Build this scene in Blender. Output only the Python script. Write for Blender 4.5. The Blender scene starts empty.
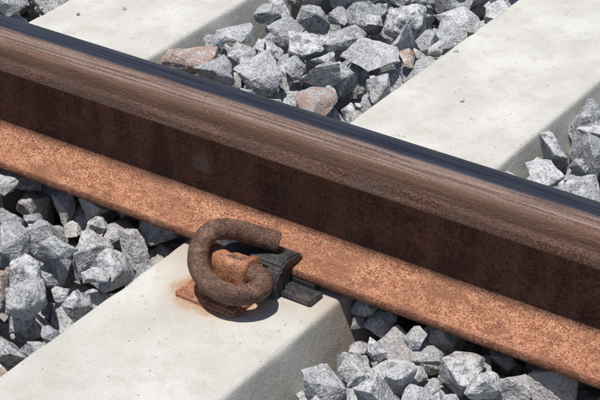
import bpy, bmesh, math, random
import numpy as np
from mathutils import Vector, Matrix, noise

random.seed(7); rng=np.random.default_rng(23)
scene=bpy.context.scene
scene.view_settings.view_transform='Standard'
scene.view_settings.look='None'
scene.view_settings.exposure=0

# ------------------------------------------------------------------ helpers
def link(o):
    scene.collection.objects.link(o); return o
def mesh_obj(name,verts,faces,mat=None,smooth=False):
    me=bpy.data.meshes.new(name); me.from_pydata(verts,[],faces); me.update()
    if smooth: me.polygons.foreach_set('use_smooth',[True]*len(me.polygons))
    if mat: me.materials.append(mat)
    return link(bpy.data.objects.new(name,me))
class NT:
    def __init__(s,name):
        s.m=bpy.data.materials.new(name); s.m.use_nodes=True
        s.t=s.m.node_tree; s.t.nodes.clear()
        s.out=s.n('ShaderNodeOutputMaterial'); s.b=s.n('ShaderNodeBsdfPrincipled')
        s.l(s.b.outputs[0],s.out.inputs[0])
        s.tc=s.n('ShaderNodeTexCoord')
        s.pos=s.tc.outputs['Object']
        sp=s.n('ShaderNodeSeparateXYZ'); s.l(s.pos,sp.inputs[0]); s.x,s.y,s.z=sp.outputs
    def n(s,t): return s.t.nodes.new(t)
    def l(s,a,b): s.t.links.new(a,b)
    def set(s,inp,v):
        if isinstance(v,(int,float)): inp.default_value=v
        elif isinstance(v,(tuple,list)):
            inp.default_value=tuple(v)+((1,) if len(v)==3 and len(inp.default_value)==4 else ())
        else: s.l(v,inp)
    def noise(s,scale,detail=4,rough=.6,sc=None,off=(0,0,0)):
        n=s.n('ShaderNodeTexNoise'); n.inputs['Scale'].default_value=scale
        n.inputs['Detail'].default_value=detail; n.inputs['Roughness'].default_value=rough
        m=s.n('ShaderNodeMapping'); s.l(s.pos,m.inputs[0])
        if sc: m.inputs['Scale'].default_value=sc
        m.inputs['Location'].default_value=off
        s.l(m.outputs[0],n.inputs['Vector']); return n.outputs['Fac']
    def vor(s,scale,feature='F1',out='Distance'):
        n=s.n('ShaderNodeTexVoronoi'); n.feature=feature; n.inputs['Scale'].default_value=scale
        s.l(s.pos,n.inputs['Vector']); return n.outputs[out]
    def mr(s,v,a,b,c=0,d=1,smooth=True):
        n=s.n('ShaderNodeMapRange'); n.interpolation_type='SMOOTHSTEP' if smooth else 'LINEAR'
        s.set(n.inputs['Value'],v)
        for k,w in zip(('From Min','From Max','To Min','To Max'),(a,b,c,d)): n.inputs[k].default_value=w
        return n.outputs['Result']
    def math(s,op,a,b=0):
        n=s.n('ShaderNodeMath'); n.operation=op; s.set(n.inputs[0],a); s.set(n.inputs[1],b); return n.outputs[0]
    def mix(s,f,a,b,mode='MIX'):
        n=s.n('ShaderNodeMix'); n.data_type='RGBA'; n.blend_type=mode
        s.set(n.inputs[0],f); s.set(n.inputs[6],a); s.set(n.inputs[7],b); return n.outputs[2]
    def bump(s,h,strength=.5,dist=.002,prev=None):
        n=s.n('ShaderNodeBump'); n.inputs['Strength'].default_value=strength; n.inputs['Distance'].default_value=dist
        s.l(h,n.inputs['Height'])
        if prev is not None: s.l(prev,n.inputs['Normal'])
        return n.outputs[0]
    def fin(s,col,rough=.8,metal=0,normal=None,spec=None):
        s.set(s.b.inputs['Base Color'],col); s.set(s.b.inputs['Roughness'],rough); s.set(s.b.inputs['Metallic'],metal)
        if normal is not None: s.l(normal,s.b.inputs['Normal'])
        if spec is not None: s.set(s.b.inputs['Specular IOR Level'],spec)
        return s.m

# ------------------------------------------------------------------ materials
def mat_rail():
    s=NT('rail_steel')
    fine=s.noise(420,2,.75); med=s.noise(110,2,.65); big=s.noise(13,3,.6); streak=s.noise(75,3,.65,sc=(.05,1,1)); 
    streak2=s.noise(300,2,.65,sc=(.02,1,1)); vst=s.noise(40,3,.6,sc=(1,1,.12)); patch=s.noise(45,4,.7,sc=(.6,1,1),off=(2,7,1))
    foot=s.mix(s.mr(med,.35,.68),(.30,.122,.066),(.43,.205,.120))
    foot=s.mix(s.mr(fine,.53,.68),foot,(.58,.34,.23))
    foot=s.mix(s.mr(patch,.52,.60,0,.6),foot,(.19,.078,.048))
    foot=s.mix(s.mr(patch,.42,.33,0,.5),foot,(.56,.33,.22))
    foot=s.mix(s.mr(fine,.47,.36),foot,(.10,.042,.03))
    foot=s.mix(s.mr(big,.48,.70,0,.55),foot,(.22,.095,.058))
    foot=s.mix(s.math('MULTIPLY',s.mr(s.z,.0125,.0105),s.mr(med,.4,.6,.3,.85)),foot,(.15,.06,.035))
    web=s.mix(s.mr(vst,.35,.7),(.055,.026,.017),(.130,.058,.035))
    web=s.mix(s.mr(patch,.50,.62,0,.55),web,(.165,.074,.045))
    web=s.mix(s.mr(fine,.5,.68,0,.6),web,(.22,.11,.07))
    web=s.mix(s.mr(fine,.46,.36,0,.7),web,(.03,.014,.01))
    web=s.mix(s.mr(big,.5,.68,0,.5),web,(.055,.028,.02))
    sx=s.math('SUBTRACT',s.x,-.135); sz=s.math('SUBTRACT',s.z,.075)
    rr=s.math('SQRT',s.math('ADD',s.math('MULTIPLY',sx,sx),s.math('MULTIPLY',sz,sz)))
    rr=s.math('ADD',rr,s.math('MULTIPLY',s.math('SUBTRACT',patch,.5),.06))
    web=s.mix(s.mr(rr,.022,.006,0,.45),web,(.22,.17,.14))
    side=s.mix(s.mr(streak,.38,.62),(.14,.066,.044),(.28,.150,.105))
    side=s.mix(s.mr(fine,.5,.68,0,.75),side,(.39,.25,.19))
    side=s.mix(s.mr(fine,.46,.34,0,.8),side,(.08,.04,.03))
    side=s.mix(s.mr(big,.42,.66,0,.6),side,(.17,.12,.10))
    side=s.mix(s.math('MULTIPLY',s.mr(s.z,.148,.154),s.mr(streak2,.3,.6,.3,.9)),side,(.12,.065,.045))
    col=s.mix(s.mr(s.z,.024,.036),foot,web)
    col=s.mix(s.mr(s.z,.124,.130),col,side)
    ymix=s.math('ADD',s.y,s.math('MULTIPLY',s.math('SUBTRACT',streak2,.5),.010))
    ymix=s.math('ADD',ymix,s.math('MULTIPLY',s.math('SUBTRACT',big,.5),.006))
    worn=s.mix(s.mr(streak2,.38,.62),(.10,.062,.050),(.24,.170,.145))
    worn=s.mix(s.mr(fine,.5,.7,0,.5),worn,(.31,.22,.175))
    worn=s.mix(s.mr(fine,.46,.34,0,.5),worn,(.06,.04,.033))
    isTop=s.mr(s.z,.168,.1735)
    col=s.mix(s.math('MULTIPLY',isTop,s.mr(ymix,-.034,-.028)),col,worn)
    run=s.math('MULTIPLY',isTop,s.mr(ymix,-.012,-.002))
    steel=s.mix(s.mr(streak2,.35,.65),(.055,.052,.072),(.125,.118,.140))
    steel=s.mix(s.mr(streak,.56,.68,0,.45),steel,(.11,.07,.055))
    steel=s.mix(s.mr(ymix,.022,.030),steel,(.03,.028,.036))
    col=s.mix(run,col,steel)
    rough=s.mr(run,0,1,.85,.40,False)
    h=s.math('ADD',fine,s.math('MULTIPLY',patch,1.6))
    nb=s.n('ShaderNodeBump'); nb.inputs['Distance'].default_value=.0016
    s.l(h,nb.inputs['Height']); s.l(s.mr(run,0,1,.85,.05,False),nb.inputs['Strength'])
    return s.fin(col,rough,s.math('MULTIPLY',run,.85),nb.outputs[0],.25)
def mat_rust(name,dark,lite,spk,b=.9):
    s=NT(name)
    fine=s.noise(420,3,.7); med=s.noise(110,4,.65); big=s.noise(30,3,.6); p=s.noise(55,4,.7,off=(4,4,1))
    c=s.mix(s.mr(med,.35,.65),dark,lite); c=s.mix(s.mr(fine,.52,.66,0,.85),c,spk)
    c=s.mix(s.mr(p,.54,.62,0,.55),c,tuple(v*1.05 for v in spk))
    c=s.mix(s.mr(fine,.46,.36,0,.7),c,tuple(v*.35 for v in dark))
    c=s.mix(s.mr(big,.5,.68,0,.6),c,tuple(v*.5 for v in dark))
    return s.fin(c,.75,0,s.bump(s.math('ADD',med,s.math('MULTIPLY',fine,.6)),b,.002),.3)
def mat_concrete():
    s=NT('concrete')
    big=s.noise(6,3,.6); med=s.noise(38,3,.65); fine=s.noise(420,2,.7); pit=s.vor(95)
    c=s.mix(s.mr(big,.3,.7),(.45,.44,.405),(.575,.565,.53))
    c=s.mix(s.mr(med,.45,.7,0,.55),c,(.41,.395,.355))
    c=s.mix(s.mr(fine,.56,.7,0,.5),c,(.30,.285,.255))
    c=s.mix(s.mr(fine,.42,.3,0,.5),c,(.66,.65,.62))
    pm=s.math('MULTIPLY',s.mr(pit,.15,.10),s.mr(s.noise(60,2,.5,off=(3,1,0)),.54,.60))
    c=s.mix(s.math('MULTIPLY',pm,.7),c,(.17,.155,.135))
    wob=s.math('MULTIPLY',s.math('SUBTRACT',s.noise(38,4,.7),.5),.085)
    dx=s.math('DIVIDE',s.math('ADD',s.x,.012),.060); dy=s.math('DIVIDE',s.math('ADD',s.math('ABSOLUTE',s.y),-.145),.047)
    r=s.math('SQRT',s.math('ADD',s.math('MULTIPLY',dx,dx),s.math('MULTIPLY',dy,dy)))
    r=s.math('ADD',r,s.math('MULTIPLY',wob,9))
    c=s.mix(s.mr(r,1.6,.75,0,.4),c,(.44,.30,.18))
    c=s.mix(s.mr(r,1.12,.8,0,.8),c,(.36,.20,.11))
    edge=s.math('ADD',s.math('ABSOLUTE',s.y),wob)
    c=s.mix(s.mr(edge,.16,.08,0,.55),c,(.34,.25,.18))
    h=s.math('SUBTRACT',s.math('ADD',s.math('MULTIPLY',med,1.4),s.math('MULTIPLY',fine,.6)),s.math('MULTIPLY',pm,1.5))
    return s.fin(c,.9,0,s.bump(h,.5,.0018),.25)
def mat_ballast():
    s=NT('crushed_stone')
    at=s.n('ShaderNodeAttribute'); at.attribute_name='stone'
    sp=s.n('ShaderNodeSeparateColor'); s.l(at.outputs['Color'],sp.inputs[0]); r,g,b=sp.outputs
    med=s.noise(60,3,.7); fine=s.noise(300,2,.75); vein=s.noise(22,4,.75,off=(5,2,1))
    lite=s.mix(r,(.30,.31,.33),(.60,.605,.605))
    dark=s.mix(g,(.15,.16,.18),(.40,.405,.42))
    c=s.mix(s.mr(med,.42,.62),lite,dark)
    c=s.mix(s.mr(fine,.53,.66,0,.6),c,(.66,.665,.67))
    c=s.mix(s.mr(fine,.46,.34,0,.7),c,(.10,.105,.12))
    c=s.mix(s.mr(vein,.58,.64,0,.5),c,(.64,.635,.62))
    rust=s.math('MULTIPLY',s.mr(b,.965,.975),s.mr(med,.35,.6,.2,.7))
    c=s.mix(rust,c,(.33,.20,.14))
    c=s.mix(s.mr(s.math('ADD',s.math('ABSOLUTE',s.y),s.math('MULTIPLY',med,.12)),.22,.12,0,.25),c,(.34,.25,.19))
    h=s.math('ADD',med,s.math('MULTIPLY',fine,.5))
    return s.fin(c,.85,0,s.bump(h,.9,.005),.25)
def mat_ground():
    s=NT('ballast_bed')
    v=s.vor(22,'F1','Color'); d=s.vor(22); n=s.noise(90,4,.6)
    bw=s.n('ShaderNodeRGBToBW'); s.l(v,bw.inputs[0])
    c=s.mix(bw.outputs[0],(.24,.24,.245),(.46,.46,.455)); c=s.mix(s.mr(d,.4,.7),c,(.06,.06,.06)); c=s.mix(s.mr(n,.5,.7,0,.4),c,(.2,.17,.14))
    return s.fin(c,.95,0,s.bump(s.math('MULTIPLY',d,-1),1,.03))
def mat_poly():
    s=NT('nylon_insulator'); n=s.noise(150,4,.6); d=s.noise(25,4,.6); f=s.noise(420,2,.7)
    c=s.mix(s.mr(n,.4,.7),(.020,.021,.024),(.05,.05,.054)); c=s.mix(s.mr(d,.5,.7,0,.6),c,(.12,.095,.08))
    c=s.mix(s.mr(f,.56,.7,0,.5),c,(.17,.14,.12))
    return s.fin(c,.5,0,s.bump(n,.4,.001),.4)
def mat_rubber():
    s=NT('rubber_pad'); n=s.noise(100,3,.6)
    return s.fin(s.mix(n,(.012,.012,.012),(.04,.035,.03)),.8)
M_rail=mat_rail(); M_con=mat_concrete(); M_bal=mat_ballast(); M_gr=mat_ground(); M_poly=mat_poly(); M_rub=mat_rubber()
M_clip=mat_rust('rusty_spring_steel',(.075,.042,.032),(.145,.078,.056),(.27,.15,.10))
M_sh=mat_rust('rusty_cast_iron',(.24,.095,.05),(.37,.165,.09),(.48,.27,.17))

# ------------------------------------------------------------------ rail
half=[(0,0),(.0742,0),(.075,.0012),(.075,.0100),(.0738,.0116),(.060,.0132),(.045,.0158),(.034,.0194),(.025,.0236),(.018,.0290),
 (.0132,.0360),(.0102,.0450),(.0088,.0560),(.00825,.072),(.00825,.096),(.0090,.108),(.0115,.1165),(.0165,.1215),(.034,.1285),
 (.0360,.1298),(.0367,.1325),(.0363,.1610),(.0356,.1660),(.0338,.1702),(.0308,.1734),(.0265,.1755),(.0190,.1770),(.0100,.1778),(0,.1780)]
prof=half[1:-1]; loop=[(y,z) for y,z in prof]+[half[-1]]+[(-y,z) for y,z in reversed(prof)]
nseg=120; L0,L1=-6,5
vs=[];fs=[];n=len(loop)
for i in range(nseg+1):
    x=L0+(L1-L0)*i/nseg
    for (y,z) in loop: vs.append((x,y,z))
for i in range(nseg):
    for j in range(n):
        a=i*n+j;b=i*n+(j+1)%n; fs.append((a,a+n,b+n,b))
fs.append(tuple(range(n))); fs.append(tuple(nseg*n+j for j in reversed(range(n))))
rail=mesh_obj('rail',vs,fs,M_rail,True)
bm=bmesh.new(); bm.from_mesh(rail.data); bmesh.ops.recalc_face_normals(bm,faces=bm.faces)
for e in bm.edges:
    if len(e.link_faces)==2 and e.calc_face_angle()>math.radians(38): e.smooth=False
bm.to_mesh(rail.data); bm.free()

# ------------------------------------------------------------------ sleepers
ZT=-.012; SW=.121
def sleeper(x0,name='concrete_sleeper'):
    bm=bmesh.new(); Y0,Y1=-.74,2.24
    ring=[]
    H=.20; bt=.045
    for (y,ins) in ((Y0,0),(Y1,0)):
        ring.append([bm.verts.new((-SW,y,ZT)),bm.verts.new((SW,y,ZT)),bm.verts.new((SW+bt,y,ZT-H)),bm.verts.new((-SW-bt,y,ZT-H))])
    a,b=ring
    for i in range(4): bm.faces.new((a[i],a[(i+1)%4],b[(i+1)%4],b[i]))
    bm.faces.new(a[::-1]); bm.faces.new(b)
    bmesh.ops.recalc_face_normals(bm,faces=bm.faces)
    bmesh.ops.bevel(bm,geom=[e for e in bm.edges],offset=.005,segments=3,affect='EDGES',profile=.5)
    def cut(co,no): bmesh.ops.bisect_plane(bm,geom=bm.verts[:]+bm.edges[:]+bm.faces[:],plane_co=co,plane_no=no)
    for k in range(1,220): cut((0,Y0+(Y1-Y0)*k/220,0),(0,1,0))
    for sg in (-1,1):
        cut((sg*(SW-.009),0,0),(1,0,0)); cut((sg*(SW-.02),0,0),(1,0,0))
    cut((0,0,ZT-.010),(0,0,1)); cut((0,0,ZT-.022),(0,0,1))
    for v in bm.verts:
        if abs(v.co.x)>SW-.0062 and v.co.z>ZT-.0075:
            k=noise.noise(Vector((x0*3,v.co.y*23,0)))+.5*noise.noise(Vector((x0*3,v.co.y*90,0)))
            w=.4 if (v.co.z>ZT-.0004 or v.co.z<ZT-.004) else 1
            v.co.z-=max(0,k)*.0016*w; v.co.x-=math.copysign(max(0,k)*.0026*w,v.co.x)
    me=bpy.data.meshes.new(name); bm.to_mesh(me); bm.free()
    me.polygons.foreach_set('use_smooth',[True]*len(me.polygons)); me.materials.append(M_con)
    try: me.set_sharp_from_angle(angle=math.radians(60))
    except Exception: pass
    o=link(bpy.data.objects.new(name,me)); o.location=(x0,0,0); return o
SX=[0,-.615,.60,-1.22]
for x in SX: sleeper(x)

# ------------------------------------------------------------------ fastening parts
def catmull(P,n=14):
    P=[Vector(p) for p in P]; out=[]
    Q=[P[0]*2-P[1]]+P+[P[-1]*2-P[-2]]
    for i in range(1,len(Q)-2):
        a,b,c,d=Q[i-1:i+3]
        for k in range(n):
            t=k/n; out.append(.5*((2*b)+(c-a)*t+(2*a-5*b+4*c-d)*t*t+(3*b-a-3*c+d)*t**3))
    out.append(P[-1]); return out
CLIP=[(.032,-.070,.0405),(.008,-.083,.0475),(-.015,-.100,.058),(-.030,-.122,.063),(-.034,-.145,.053),(-.019,-.168,.036),
      (.014,-.180,.026),(.042,-.175,.0235),(.0585,-.156,.025),(.053,-.136,.026),(.030,-.1285,.026),(0,-.1285,.026),(-.040,-.1285,.026)]
def tube_mesh(P,r,ns=28):
    pts=catmull(P); T=[]
    for i in range(len(pts)):
        T.append((pts[min(i+1,len(pts)-1)]-pts[max(i-1,0)]).normalized())
    nrm=T[0].orthogonal().normalized(); vs=[];fs=[]
    seq=[(pts[0],r*.84,T[0])]+[(pts[0]+T[0]*.0018,r,T[0])]
    seq+= [(p,r,t) for p,t in zip(pts[2:-2],T[2:-2])]
    seq+= [(pts[-1]-T[-1]*.0018,r,T[-1]),(pts[-1],r*.84,T[-1])]
    for (p,rr,t) in seq:
        nrm=(nrm-t*nrm.dot(t)).normalized(); bn=t.cross(nrm)
        for k in range(ns):
            a=2*math.pi*k/ns; d=nrm*math.cos(a)+bn*math.sin(a); q=p+d*rr
            q=q+d*(noise.noise(q*90)*.0009+noise.noise(q*250)*.0004)
            vs.append(q[:])
    m=len(seq)
    for i in range(m-1):
        for k in range(ns):
            a=i*ns+k;b=i*ns+(k+1)%ns; fs.append((a,b,b+ns,a+ns))
    fs.append(tuple(reversed(range(ns)))); fs.append(tuple((m-1)*ns+k for k in range(ns)))
    me=bpy.data.meshes.new('clip'); me.from_pydata(vs,[],fs); me.update()
    me.polygons.foreach_set('use_smooth',[True]*(len(fs)-2)+[False]*2); me.materials.append(M_clip)
    return me
def box(bm,x0,x1,y0,y1,z0,z1,bev=.002,seg=2,taper=None):
    r=bmesh.ops.create_cube(bm,size=1); vv=r['verts']
    for v in vv:
        v.co=Vector(((x0+x1)/2+v.co.x*(x1-x0),(y0+y1)/2+v.co.y*(y1-y0),(z0+z1)/2+v.co.z*(z1-z0)))
        if taper and v.co.z>(z0+z1)/2:
            v.co.x=(x0+x1)/2+(v.co.x-(x0+x1)/2)*taper[0]; v.co.y=(y0+y1)/2+(v.co.y-(y0+y1)/2)*taper[1]
    es=list({e for v in vv for e in v.link_edges})
    bmesh.ops.bevel(bm,geom=es,offset=bev,segments=seg,affect='EDGES')
def extr(bm,poly,x0,x1,bev=.002,seg=2):
    A=[bm.verts.new((x0,y,z)) for y,z in poly]; B=[bm.verts.new((x1,y,z)) for y,z in poly]; n=len(poly)
    fs=[bm.faces.new(A),bm.faces.new(B[::-1])]
    for i in range(n): fs.append(bm.faces.new((A[i],B[i],B[(i+1)%n],A[(i+1)%n])))
    bmesh.ops.recalc_face_normals(bm,faces=fs)
    es=list({e for f in fs for e in f.edges})
    bmesh.ops.bevel(bm,geom=es,offset=bev,segments=seg,affect='EDGES')
def shoulder_mesh():
    bm=bmesh.new()
    box(bm,-.056,.040,-.178,-.104,-.020,-.0045,.003,3,(.95,.95))      # cast base plate
    box(bm,-.034,.028,-.166,-.104,-.010,.006,.004,3,(.82,.8))
    ns=32; st=[(-.0330,1.10),(-.0315,1.20),(-.026,1.18),(-.018,.98),(-.008,.90),(.006,.90),(.016,.98),(.025,1.18),(.0305,1.22),(.032,1.12)]
    rows=[]
    for (x,s_) in st:
        row=[]
        for k in range(ns):
            a=2*math.pi*k/ns; c,sn=math.cos(a),math.sin(a)
            p=3.2; rr=(abs(c)**p+abs(sn)**p)**(-1/p)
            y=-.1285+c*rr*.0160*s_; z=.024+sn*rr*(.0165*s_ if sn>0 else .031)
            row.append(bm.verts.new((x,y,z)))
        rows.append(row)
    for i in range(len(rows)-1):
        for k in range(ns): bm.faces.new((rows[i][k],rows[i][(k+1)%ns],rows[i+1][(k+1)%ns],rows[i+1][k]))
    bm.faces.new(rows[0][::-1]); bm.faces.new(rows[-1])
    box(bm,-.030,.034,-.163,-.144,-.006,.0125,.003,2,(.95,.9))        # heel seat
    box(bm,-.032,.034,-.118,-.1005,-.012,.030,.004,2,(.85,1))         # wall facing the rail
    bmesh.ops.recalc_face_normals(bm,faces=bm.faces)
    for v in bm.verts:
        v.co+=Vector((noise.noise(v.co*60),noise.noise(v.co*60+Vector((7,0,0))),noise.noise(v.co*60+Vector((0,9,0)))))*.0014
    me=bpy.data.meshes.new('shoulder'); bm.to_mesh(me); bm.free()
    me.polygons.foreach_set('use_smooth',[True]*len(me.polygons)); me.materials.append(M_sh)
    try: me.set_sharp_from_angle(angle=math.radians(50))
    except Exception: pass
    return me
def insul_mesh():
    bm=bmesh.new()
    extr(bm,[(-.100,-.0105),(-.0770,-.0105),(-.0770,.0125),(-.0500,.0150),(-.0495,.0200),(-.062,.0265),(-.086,.0295),(-.098,.0245)],-.049,.054,.0025,3)
    extr(bm,[(-.120,-.0085),(-.0985,-.0085),(-.0985,.0245),(-.108,.0245),(-.117,.012)],.037,.058,.0025,3)   # cheek beside the shoulder
    box(bm,.046,.102,-.1060,-.0770,-.0112,-.0050,.0015,2)               # projecting ear
    box(bm,-.085,-.046,-.1000,-.0770,-.0112,-.0050,.0015,2)
    bmesh.ops.recalc_face_normals(bm,faces=bm.faces)
    me=bpy.data.meshes.new('insulator'); bm.to_mesh(me); bm.free(); me.materials.append(M_poly)
    me.polygons.foreach_set('use_smooth',[True]*len(me.polygons))
    try: me.set_sharp_from_angle(angle=math.radians(30))
    except Exception: pass
    return me
cm=tube_mesh(CLIP,.0132); sm=shoulder_mesh(); im=insul_mesh()
for x in SX:
    for side in (0,1):
        for nm,me in (('rail_clip',cm),('clip_shoulder',sm),('rail_insulator',im)):
            o=link(bpy.data.objects.new(nm,me)); o.location=(x,0,0); o.rotation_euler=(0,0,math.pi*side)
    bm=bmesh.new(); box(bm,-.088,.088,-.0755,.0755,ZT+.0005,-.0004,.001,1)
    me=bpy.data.meshes.new('rail_pad'); bm.to_mesh(me); bm.free(); me.materials.append(M_rub)
    o=link(bpy.data.objects.new('rail_pad',me)); o.location=(x,0,0)

# ------------------------------------------------------------------ ballast
def base_rock(seed):
    r=random.Random(seed); bm=bmesh.new()
    ax=(1.0,r.uniform(.70,.95),r.uniform(.55,.82))
    for k in range(r.randint(10,15)):
        v=Vector((r.gauss(0,1),r.gauss(0,1),r.gauss(0,1))).normalized()*r.uniform(.88,1.10)
        bm.verts.new((v.x*ax[0],v.y*ax[1],v.z*ax[2]))
    res=bmesh.ops.convex_hull(bm,input=bm.verts)
    bmesh.ops.delete(bm,geom=list({g for g in res['geom_interior']+res['geom_unused'] if isinstance(g,bmesh.types.BMVert)}),context='VERTS')
    bmesh.ops.dissolve_limit(bm,angle_limit=math.radians(16),verts=bm.verts,edges=bm.edges)
    bmesh.ops.recalc_face_normals(bm,faces=bm.faces); bm.normal_update()
    pl=[(f.normal.copy(),max(f.normal.dot(v.co) for v in f.verts)) for f in bm.faces]
    bmesh.ops.bevel(bm,geom=bm.edges[:],offset=r.uniform(.02,.045),segments=1,affect='EDGES')
    bmesh.ops.triangulate(bm,faces=bm.faces)
    def arr():
        bm.verts.ensure_lookup_table(); bm.verts.index_update()
        return (np.array([v.co[:] for v in bm.verts]),np.array([[v.index for v in f.verts] for f in bm.faces]))
    low=arr()
    for L,c in ((.22,2),(.18,1)):
        long=[e for e in bm.edges if e.calc_length()>L]
        bmesh.ops.subdivide_edges(bm,edges=long,cuts=c,use_grid_fill=True)
        bmesh.ops.triangulate(bm,faces=bm.faces)
    bm.normal_update()
    for v in bm.verts:
        q=v.co*2.1+Vector((seed*3.1,0,0))
        d=noise.noise(q)*.035+noise.noise(q*3)*.028+abs(noise.noise(q*1.8))*-.05
        d-=.03*max(0,noise.noise(q*5))
        v.co+=v.normal*d
    high=arr(); bm.free()
    return pl,low,high
BASE=[base_rock(i+1) for i in range(40)]
PN=[np.array([p[0][:] for p in b[0]]) for b in BASE]; PD=[np.array([p[1] for p in b[0]]) for b in BASE]
G=.004; X0,X1,Y0,Y1=-1.65,1.15,-1.15,1.7
nx=int((X1-X0)/G); ny=int((Y1-Y0)/G)
gx=X0+(np.arange(nx)+.5)*G; gy=Y0+(np.arange(ny)+.5)*G
GX,GY=np.meshgrid(gx,gy,indexing='ij')
Hf=np.full((nx,ny),-.15)
Hf+=.012*np.sin(GX*9)*np.cos(GY*7)
lim=np.full((nx,ny),.018)
for x in SX:
    d=np.abs(GX-x)
    lim=np.where(d<SW+.045,np.minimum(lim,.006),lim)
    Hf=np.where((d<SW+.002)&(GY>-.755),5.0,Hf)
lim=np.where((GX>SW)&(GX<SW+.045)&(GY<0),-.036,lim)
lim=np.where(np.abs(GY)<.080,-.0015,lim)
stones=[]
def rotm():
    a=rng.uniform(0,2*math.pi); t=rng.normal(0,.55); u=rng.uniform(0,2*math.pi)
    return np.array((Matrix.Rotation(a,3,'Z')@Matrix.Rotation(t,3,Vector((math.cos(u),math.sin(u),0)))))
def try_place(x,y,bi,s,R):
    rad=s*1.14; i0=int((x-rad-X0)/G); i1=int((x+rad-X0)/G)+1; j0=int((y-rad-Y0)/G); j1=int((y+rad-Y0)/G)+1
    if i0<0 or j0<0 or i1>nx or j1>ny: return None
    N=PN[bi]@R.T; D=PD[bi]*s
    xx=GX[i0:i1,j0:j1]-x; yy=GY[i0:i1,j0:j1]-y
    up=np.full(xx.shape,9.); lo=np.full(xx.shape,-9.); ok=np.ones(xx.shape,bool)
    for (a,b,c),d in zip(N,D):
        if c>1e-3: up=np.minimum(up,(d-a*xx-b*yy)/c)
        elif c<-1e-3: lo=np.maximum(lo,(d-a*xx-b*yy)/c)
        else: ok&=(a*xx+b*yy<=d)
    ok&=up>lo
    if not ok.any(): return None
    hh=Hf[i0:i1,j0:j1][ok]
    z=(hh-lo[ok]).max()
    if z>1: return None
    if (z+up[ok]-lim[i0:i1,j0:j1][ok]).max()>0: return None
    return z,(i0,i1,j0,j1),ok,up
import time
t0=time.time(); fails=0; small=0
while small<1300 and len(stones)<7000 and time.time()-t0<60:
    s=float(np.clip(rng.lognormal(math.log(.040),.19),.027,.054))
    if fails>150: s=float(rng.uniform(.014,.028)); small+=1
    best=None
    for k in range(7):
        x=rng.uniform(X0+.05,X1-.05); y=rng.uniform(Y0+.05,Y1-.05); bi=int(rng.integers(len(BASE))); R=rotm()
        c=try_place(x,y,bi,s,R)
        if c and (best is None or c[0]<best[0][0]): best=(c,x,y,bi,R)
    if best is None: fails+=1; continue
    if fails<=150: fails=max(0,fails-.5)
    (z,(i0,i1,j0,j1),ok,up),x,y,bi,R=best
    sub=Hf[i0:i1,j0:j1]; sub[ok]=np.maximum(sub[ok],z+up[ok]-.0015)
    stones.append((x,y,z,bi,s,R))
ns_=len(stones)
for k in range(36):
    x=float(rng.choice([0,-.615,.6]))+rng.uniform(-SW+.01,SW-.01); y=rng.uniform(.16,1.3)
    if x>-.35 and y<.9 and rng.uniform()<.7: continue
    bi=int(rng.integers(len(BASE))); s=float(rng.uniform(.0025,.006)); R=rotm()
    N=BASE[bi][1][0]@R.T*s; stones.append((x,y,ZT-N[:,2].min()-.0005,bi,s,R))
V=[];F=[];C=[];off=0
for (x,y,z,bi,s,R) in stones:
    seen=(-1.15<x<.6 and -.65<y<1.2 and z>-.085 and s>.01)
    v,f=BASE[bi][2] if seen else BASE[bi][1]
    V.append((v*s)@R.T+np.array([x,y,z])); F.append(f+off); off+=len(v)
    c=rng.uniform(0,1,3); C.append(np.tile([c[0],c[1],c[2],1],(len(v),1)))
V=np.concatenate(V).astype(np.float32); F=np.concatenate(F).astype(np.int32); C=np.concatenate(C).astype(np.float32)
me=bpy.data.meshes.new('ballast'); me.vertices.add(len(V)); me.vertices.foreach_set('co',V.ravel())
me.loops.add(F.size); me.loops.foreach_set('vertex_index',F.ravel())
me.polygons.add(len(F)); me.polygons.foreach_set('loop_start',np.arange(0,F.size,3,dtype=np.int32)); me.polygons.foreach_set('loop_total',np.full(len(F),3,dtype=np.int32))
me.update(calc_edges=True)
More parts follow.
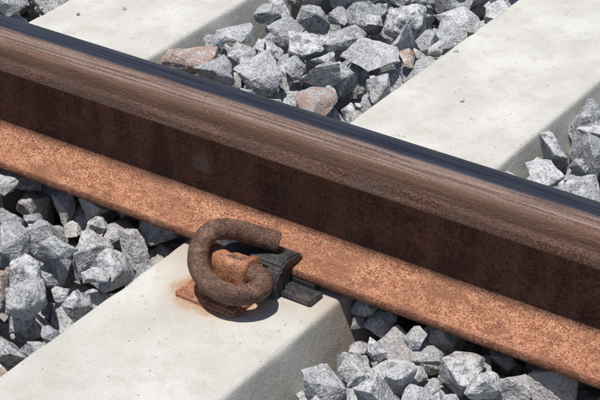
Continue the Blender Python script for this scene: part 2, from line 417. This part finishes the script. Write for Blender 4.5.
ca=me.color_attributes.new('stone','FLOAT_COLOR','POINT'); ca.data.foreach_set('color',C.ravel())
me.polygons.foreach_set('use_smooth',np.ones(len(F),bool))
try: me.set_sharp_from_angle(angle=math.radians(26))
except Exception as e: print(e)
me.materials.append(M_bal); link(bpy.data.objects.new('ballast',me))
print('stones',ns_,'ballast polys',len(F),'t',time.time()-t0)

# ground sheet to the horizon
bm=bmesh.new(); bmesh.ops.create_grid(bm,x_segments=40,y_segments=40,size=400)
me=bpy.data.meshes.new('ground'); bm.to_mesh(me); bm.free(); me.materials.append(M_gr)
g=link(bpy.data.objects.new('ground',me)); g.location=(0,0,-.135)

# ------------------------------------------------------------------ light
sv=Vector((-.01,-.22,.95)).normalized(); el=math.asin(sv.z); az=math.atan2(sv.x,sv.y)
w=bpy.data.worlds.new('World'); scene.world=w; w.use_nodes=True; nt=w.node_tree
bg=nt.nodes['Background']; sky=nt.nodes.new('ShaderNodeTexSky'); sky.sky_type='NISHITA'; sky.sun_disc=False
sky.sun_elevation=el; sky.sun_rotation=az; nt.links.new(sky.outputs[0],bg.inputs[0]); bg.inputs[1].default_value=.085
ld=bpy.data.lights.new('sun','SUN'); ld.energy=4.8; ld.angle=math.radians(.53); ld.color=(1,.96,.9)
lo=link(bpy.data.objects.new('sun',ld)); lo.rotation_euler=sv.to_track_quat('Z','Y').to_euler()

# ------------------------------------------------------------------ camera
yaw,pitch,roll=.6072,.537,-.0114
f=Vector((-math.sin(yaw)*math.cos(pitch),math.cos(yaw)*math.cos(pitch),-math.sin(pitch)))
r=Vector((math.cos(yaw),math.sin(yaw),0)); u=r.cross(f)
r2=r*math.cos(roll)+u*math.sin(roll); u2=-r*math.sin(roll)+u*math.cos(roll)
cd=bpy.data.cameras.new('camera'); cam=link(bpy.data.objects.new('camera',cd))
m=Matrix((r2,u2,-f)).transposed().to_4x4(); m.translation=Vector((1.1809,-1.6784,1.2777)); cam.matrix_world=m
cd.sensor_width=36; cd.lens=1.8767*1000*36/600; cd.clip_end=2000; cd.clip_start=.05
scene.camera=cam
